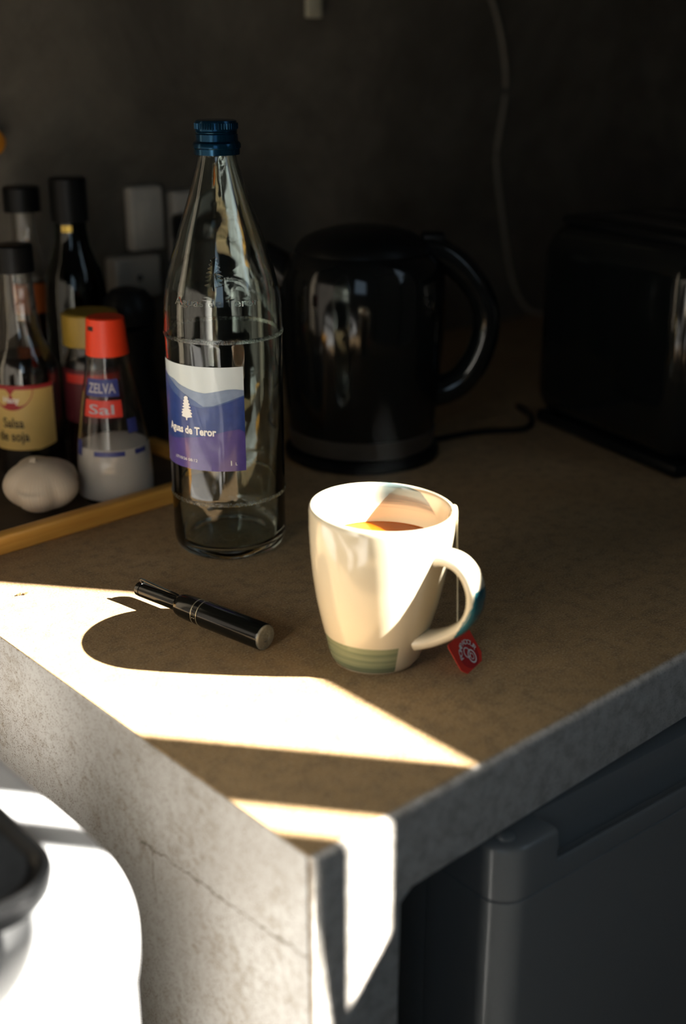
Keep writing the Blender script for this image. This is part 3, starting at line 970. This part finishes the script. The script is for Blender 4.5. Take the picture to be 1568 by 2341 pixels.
# garlic bulb
ga = thing('garlic_bulb', 'whole papery garlic bulb in front of the condiments', 'garlic', (134, 496, TF), 0)
mb = MB()
nA, nZ = 72, 22
rows = []
for j in range(nZ + 1):
    u = j / nZ
    th = -PI / 2 + u * PI
    row = []
    for i in range(nA):
        a = 2 * PI * i / nA
        lob = 1 + 0.15 * (abs(math.cos(a * 2.5 + 0.4)) - 0.4) * math.cos(th) + 0.02 * math.sin(a * 2)
        r = 28.5 * math.cos(th) ** 0.82 * lob if math.cos(th) > 1e-6 else 0.0
        z = 19.5 + 19.5 * math.sin(th) - 3.0 * max(0.0, math.sin(a * 2 + 1)) * (u > 0.6) * math.cos(th)
        if u > 0.93: z += 2.0 * (u - 0.93) / 0.07
        row.append((r * 1.03, 0, 0, a, z))
    rows.append(row)
vr = [[mb.v((p[0] * math.cos(p[3]), p[0] * math.sin(p[3]), p[4])) for p in row] for row in rows[1:-1]]
for a, b in zip(vr, vr[1:]):
    for i in range(nA):
        mb.bm.faces.new((a[i], a[(i + 1) % nA], b[(i + 1) % nA], b[i]))
mb.bm.faces.new(list(reversed(vr[0]))); mb.bm.faces.new(vr[-1])
bulb = mb.build('bulb', 'garlic', ga, rot=(0.10, -0.16, 0.3), loc=(0, 0, 4.0), ang=80)
mb = MB()
mb.tube(smoothpts([(-6, -1, 38), (-7, -1, 41), (-8.5, -1.5, 43.5)], 4), [5.5, 5.2, 4.8, 4.2, 3.9, 3.6, 3.3, 3.1, 3.0], 12)
mb.build('stem', 'garlic', ga)

# soy sauce bottle (front left)
sy = thing('soy_sauce_bottle', 'dark soy sauce bottle with yellow paper label at the left edge', 'sauce bottle', (178, 597, TF), -32)
YP = [(0, 27.0), (3, 30.0), (92, 30.0), (100, 28.5), (112, 22.5), (122, 17.6), (132, 15.6), (175, 14.0), (178, 14.0)]
mb = MB()
mb.lathe([(0, 1), (24, 0.6)] + [(r, z) for z, r in YP] + [(12, 178)] + [(r - 1.8, z) for z, r in reversed(YP[1:])] + [(24, 3), (0, 3)], 56)
mb.build('glass_body', 'jar_glass', sy)
mb = MB(); mb.lathe([(0, 3.4)] + [(24, 3.4)] + [(interp(YP, z) - 2.0, z) for z in (5, 40, 92, 100, 106)] + [(0, 106.2)], 48); mb.build('sauce', 'soy', sy)
mb = MB(); mb.lathe([(0, 200), (14.5, 200), (16.2, 198.5), (16.4, 177), (14.2, 176.5)], 48); mb.build('cap', 'black_satin', sy)
mb = MB(); patch(mb, -95, 52, lambda a: 26 if a < 20 else 26 + (a - 20) * 0.12, 84, lambda z: 30.3, 40); sl = mb.build('label', 'soy_label', sy)
mb = MB(); patch(mb, -95, 52, 80.5, 84, lambda z: 30.42, 30); mb.build('red_band', 'soy_red', sl)
mb = MB(); star(mb, [(-22 + 38 * math.cos(t * D2R) , 82 + 25 * math.sin(t * D2R) * (0.8 if math.sin(t * D2R) < 0 else 0.05)) for t in range(0, 360, 12)], lambda a, z: cyl(a, 30.5, z)); mb.build('red_emblem', 'soy_red', sl, sm=False)
KY = 180 / PI / 30.5
mb = MB()
for s_, z0, am in (('Salsa', 46.5, -22), ('de soja', 34.5, -24)):
    vs, fs = textgeo(s_, 12.5, 'CENTER', 0.25)
    put2d(mb, vs, fs, lambda x, y: cyl(am + x * KY * 0.82, 30.6, z0 + y))
mb.build('lettering', 'soy_text', sl, sm=False)
mb = MB()
vs, fs = textgeo('Haoy', 7.5, 'CENTER', 0.15)
put2d(mb, vs, fs, lambda x, y: cyl(-22 + x * KY * 0.9, 30.6, 69 + y))
mb.build('emblem_lettering', 'white_ink', sl, sm=False)

# vinegar bottle behind it (dark cap, clear neck, orange label)
vg = thing('vinegar_bottle', 'clear necked vinegar bottle with wide black cap behind the soy sauce', 'vinegar bottle', (248, 708, TF), -30)
VP = [(0, 16), (3, 19), (140, 19), (152, 18.5), (166, 17), (178, 13.5), (190, 11.5), (213, 11.0)]
mb = MB()
mb.lathe([(0, 1), (14, 0.6)] + [(r, z) for z, r in VP] + [(9, 213)] + [(r - 1.8, z) for z, r in reversed(VP[1:])] + [(14, 3), (0, 3)], 48)
mb.build('glass_body', 'jar_glass', vg)
mb = MB(); mb.lathe([(0, 3.4), (14, 3.4)] + [(interp(VP, z) - 2.0, z) for z in (5, 60, 140, 148)] + [(0, 148.2)], 48); mb.build('vinegar', 'vinegar', vg)
mb = MB(); mb.lathe([(0, 235), (15.5, 235), (17.4, 233.6), (17.6, 212), (11.5, 211.5)], 48); mb.build('cap', 'black_satin', vg)
mb = MB(); patch(mb, -70, 78, 118, 146, lambda z: interp(VP, z) + 0.3, 24, 3); mb.build('label', 'orange_label', vg)

# tall dark bottle
wb = thing('wine_bottle', 'tall dark green bottle with black sleeve behind the salt shaker', 'bottle', (271, 661, TF), -35)
WP = [(0, 27), (3, 30), (132, 30), (146, 29), (160, 26.5), (172, 21), (184, 17), (198, 15.0), (238, 14.5)]
mb = MB()
mb.lathe([(0, 2), (25, 0.6)] + [(r, z) for z, r in WP] + [(11, 238)] + [(r - 2.2, z) for z, r in reversed(WP[1:])] + [(25, 5), (0, 5)], 48)
mb.build('glass_body', 'dark_glass', wb)
mb = MB(); mb.lathe([(0, 5.4), (25, 5.4)] + [(interp(WP, z) - 2.4, z) for z in (6, 60, 132, 146, 160)] + [(0, 160.2)], 48); mb.build('wine', 'soy', wb)
mb = MB(); mb.lathe([(0, 245), (15.5, 245), (17.0, 243.5), (17.6, 206), (16.2, 205)], 48); mb.build('sleeve', 'black_satin', wb)
mb = MB(); patch(mb, -26, 10, 197, 203, lambda z: 16.0, 8); mb.build('foil_spot', 'gold_foil', wb)

# jar with ochre lid
jr = thing('jar', 'dark sauce jar with ochre lid and maroon label beside the salt shaker', 'jar', (233, 573, TF), -30)
JP = [(0, 24), (3, 27), (92, 27), (100, 25), (104, 22.5), (112, 22.5)]
mb = MB()
mb.lathe([(0, 1), (22, 0.6)] + [(r, z) for z, r in JP] + [(20, 112)] + [(r - 1.8, z) for z, r in reversed(JP[1:])] + [(22, 3), (0, 3)], 48)
mb.build('glass_body', 'jar_glass', jr)
mb = MB(); mb.lathe([(0, 3.4), (22, 3.4)] + [(interp(JP, z) - 2.0, z) for z in (5, 40, 92)] + [(0, 93)], 48); mb.build('contents', 'sauce', jr)
mb = MB(); mb.lathe([(0, 139), (22.5, 139), (24.6, 137.5), (25.0, 111), (22.8, 110.5)], 48); mb.build('lid', 'yellow_lid', jr)
mb = MB(); patch(mb, -80, 80, 44, 92, lambda z: 27.25, 24); jl = mb.build('label', 'maroon', jr)
mb = MB(); patch(mb, -60, 60, 80, 88, lambda z: 27.4, 20); mb.build('label_band', 'red_ink', jl)

# orange knob of a hook on the wall, cut by the frame's left edge
ok = thing('wall_hook', 'round orange wall hook knob just entering the frame at upper left', 'hook', (236, 760, CT + 279), 0)
mb = MB(); mb.lathe([(13, 0), (13, 2), (5, 3), (4.5, 12), (9, 15), (12.5, 20), (13.5, 26), (11.5, 32), (6, 35.5), (0, 36.5)], 32)
for q in mb.bm.verts: q.co = (q.co.x, -q.co.z, q.co.y)
mb.build('knob', 'orange_cap', ok)

# ================================================================== WALL SOCKETS AND PLUGS
for (x, z, w, h, d, nm, lab_) in ((411, 193, 40, 66, 16, 'wall_socket', 'left ivory socket box on the wall behind the dark bottles'), (466, 180, 44, 76, 18, 'wall_socket', 'right ivory socket box on the wall, half seen through the glass bottle'), (391, 134, 56, 44, 24, 'junction_box', 'low ivory junction box on the wall under the left socket')):
    pa = thing(nm, lab_, 'socket', (x, 760 - 0.3, CT + z), 0)
    mb = MB(); mb.box((-w / 2, -d, -h / 2), (w / 2, 0, h / 2), 3.5, 3); mb.build('cover', 'outlet', pa)
    mb = MB()
    if nm == 'wall_socket':
        mb.box((-w / 2 + 9, -d - 1.6, -h / 2 + 14), (w / 2 - 9, -d + 0.5, h / 2 - 14), 1.2, 2); mb.build('switch_rocker', 'outlet', pa)
    else:
        mb.lathe([(0, 0), (3.4, 0), (3.8, -0.6), (3.8, -2)], 20)
        for q in mb.bm.verts: q.co = (q.co.x, -q.co.z - (d + 0.8) * S, q.co.y)
        mb.build('screw', 'dull_steel', pa)

# ================================================================== BLACK CANISTERS behind the bottle
cn = thing('canister', 'black lidded canister standing at the back wall behind the glass bottle, left of the kettle', 'canister', (428, 655, CT), 0)
mb = MB(); mb.lathe([(0, 0), (36, 0), (38.6, 2), (39.6, 6), (39.6, 186), (38.6, 189), (0, 189)], 64); mb.build('canister_body', 'black_satin', cn)
mb = MB(); mb.lathe([(40.4, 182), (40.8, 183), (40.8, 200), (39, 204), (32, 206), (0, 206.5)], 64); mb.build('lid', 'black_gloss', cn)
mb = MB(); mb.lathe([(6, 205.5), (5.5, 209), (8, 213), (8, 216), (6, 218), (0, 218.5)], 32); mb.build('knob', 'black_gloss', cn)
mill = thing('pepper_mill', 'short dark pepper mill between the salt shaker and the glass bottle', 'mill', (291, 601, TF), 0)
mb = MB(); mb.lathe([(0, 0), (27, 0), (28.5, 2), (28, 20), (23, 60), (21, 85), (23, 105), (24, 112), (22, 114), (0, 114)], 48); mb.build('mill_body', 'black_satin', mill)
mb = MB(); mb.lathe([(20, 115), (24, 117), (25, 126), (23, 138), (16, 147), (6, 150), (0, 150.4)], 48); mb.build('mill_head', 'black_satin', mill)

# ================================================================== KETTLE
kt = thing('kettle', 'glossy black electric kettle with big loop handle behind the mug', 'kettle', (441, 443, CT), -42)
mb = MB(); mb.lathe([(0, 0), (70, 0), (73, 2), (73, 7), (70, 9.5), (60, 10.5), (0, 10.5)], 72); mb.build('power_base', 'black_satin', kt)
KP = [(60, 11.5), (65, 12.5), (66.5, 15), (68.5, 30), (72, 70), (75, 110), (76, 140), (75, 165), (70.5, 182), (62, 191)]
mb = MB()
kk = resample(KP[2:], 4)
mb.lathe([(0, 11.2)] + KP[:2] + kk + [(57, 192), (0, 192)], 96)
mb.build('kettle_body', 'black_gloss', kt, ang=60)
mb = MB(); mb.lathe([(67.0, 12.6), (67.6, 13.2), (69.4, 29), (68.4, 29.8)], 96); mb.build('base_band', 'dull_steel', kt)
mb = MB(); mb.lathe([(61, 190.8), (60.5, 194), (55, 200.5), (44, 206.5), (28, 211), (10, 213), (0, 213.2)], 72); mb.build('lid', 'black_satin', kt)
mb = MB()
ls = []
for u in range(9):
    t = u / 8
    c = Vector((-56 - 34 * t, 4, 150 + 36 * t))
    ry = 30 - 16 * t; rz = 28 - 16 * t
    ls.append([(c.x + rz * 0.3 * math.sin(2 * PI * k / 24), c.y + ry * math.cos(2 * PI * k / 24), c.z + rz * math.sin(2 * PI * k / 24)) for k in range(24)])
mb.loops(ls, True, True, True)
mb.build('spout', 'black_gloss', kt)
mb = MB()
hp = smoothpts([(44, 0, 186), (60, 0, 190), (80, 0, 182), (98, 0, 165), (111, 0, 142), (114, 0, 118), (107, 0, 92), (94, 0, 72), (78, 0, 62), (62, 0, 60)], 6)
mb.tube(hp, [15 - 2.5 * math.sin(PI * i / (len(hp) - 1)) for i in range(len(hp))], 20, up=(0, 1, 0), flat=1.15)
mb.build('handle', 'black_gloss', kt, ang=60)
mb = MB(); mb.box((52, -9, 196), (74, 9, 207), 3.5, 3); mb.build('lid_button', 'black_satin', kt)
mb = MB(); mb.tube(smoothpts([(66, 20, 5), (84, 34, 4), (120, 56, 3), (165, 66, 3), (178, 110, 3), (170, 150, 3)], 6), 3.0, 10); mb.build('power_cord', 'black_satin', kt)

# ================================================================== TOASTER
to = thing('toaster', 'large black rounded toaster in the dark right back corner', 'toaster', (692, 276, CT), -15)
mb = MB(); mb.box((-85, -114, 9), (85, 114, 205), 32, 7); mb.build('housing', 'black_gloss', to)
mb = MB(); mb.box((-78, -106, 1), (78, 106, 14), 5, 2); mb.build('base', 'black_satin', to)
mb = MB(); mb.box((-66, -98, 201), (66, 98, 210), 4, 2); mb.build('top_plate', 'black_satin', to)
for x in (-26, 26):
    mb = MB(); mb.box((x - 13, -80, 209.2), (x + 13, 80, 211.2), 0.6, 1); mb.build('bread_slot', 'dull_steel', to)
mb = MB(); mb.box((-12, -134, 120), (12, -113, 132), 4, 2); mb.build('lever', 'black_satin', to)

# pale card by the kettle
mb = MB(); mb.box((-16, -9, 0), (16, 9, 34), 1.0, 1)
tag(mb.build('card_box', 'card', loc=(404, 476, CT), rot=(0, 0, -0.5)), 'small pale cardboard box between the bottle and the kettle', 'box')

# cable on the wall
mb = MB()
cz = [(940, 470), (949.5, 431), (962.6, 410.8), (981, 368.9), (991.9, 314.6), (982.1, 253.8), (979.1, 220), (997.2, 143.2), (1024.2, 55.5), (1046.8, 12), (1075, 4)]
mb.tube(smoothpts([(x, 757.2 - (0 if z > 20 else 14 if z > 8 else 40), CT + z) for x, z in [(930, 560), (925, 800), (930, 1200)][::-1] + cz], 6), 2.6, 8)
tag(mb.build('wall_cable', 'cable'), 'thin pale cable hanging down the cement wall above the kettle', 'cable')

# pale strip hanging high on the wall, its lower end in frame
hs = thing('hanging_spatula', 'pale wooden spatula handle hanging on the wall at the top edge', 'spatula', (647, 748, CT + 394))
mb = MB(); mb.box((-10.5, -3, 0), (10.5, 3, 190), 1.5, 2); mb.build('handle', 'hang_strip', hs)
mb = MB(); mb.box((-30, -3, 188), (30, 3, 300), 2.5, 2); mb.build('blade', 'hang_strip', hs)
mb = MB(); mb.tube([(0, 11.6, 282), (0, 5, 282), (0, -6, 283), (0, -8, 286)], 1.6, 8); mb.build('hook', 'steel', hs)

# ================================================================== STEAM over the tea, a very thin veil catching the sun
m = bpy.data.materials.new('thin_steam'); m.use_nodes = True
nt = m.node_tree; nt.nodes.remove(nt.nodes['Principled BSDF'])
pv_ = N(nt, 'ShaderNodeVolumeScatter'); pv_.inputs['Color'].default_value = (0.92, 0.97, 1.0, 1)
tc_ = N(nt, 'ShaderNodeTexCoord')
mp_ = N(nt, 'ShaderNodeMapping'); mp_.inputs['Scale'].default_value = (34, 34, 14); nt.links.new(tc_.outputs['Object'], mp_.inputs[0])
nz_ = noise(nt, 1.0, 3, 0.6, mp_.outputs[0], 1.2)
sx_ = N(nt, 'ShaderNodeSeparateXYZ'); nt.links.new(tc_.outputs['Object'], sx_.inputs[0])
rr_ = mth(nt, 'SQRT', mth(nt, 'ADD', mth(nt, 'MULTIPLY', sx_.outputs[0], sx_.outputs[0]), mth(nt, 'MULTIPLY', sx_.outputs[1], sx_.outputs[1])))
qq_ = mth(nt, 'DIVIDE', rr_, mth(nt, 'MAXIMUM', mth(nt, 'MULTIPLY', mth(nt, 'SUBTRACT', 0.176, sx_.outputs[2]), 0.40), 0.002))
nt.links.new(mth(nt, 'MULTIPLY', mth(nt, 'MULTIPLY', smooth(nt, nz_, 0.42, 0.75), smooth(nt, qq_, 1.0, 0.15)), 0.55), pv_.inputs['Density'])
nt.links.new(pv_.outputs[0], nt.nodes['Material Output'].inputs['Volume'])
M['steam'] = m
mb = MB()
mb.lathe([(0, 79), (34, 79), (36, 88), (33, 104), (30, 122), (26, 142), (18, 162), (8, 176), (0, 180)], 40)
st = mb.build('steam', 'steam', loc=(166, 129, CT))
tag(st, 'faint veil of steam rising from the tea in the mug', 'steam'); st['kind'] = 'stuff'
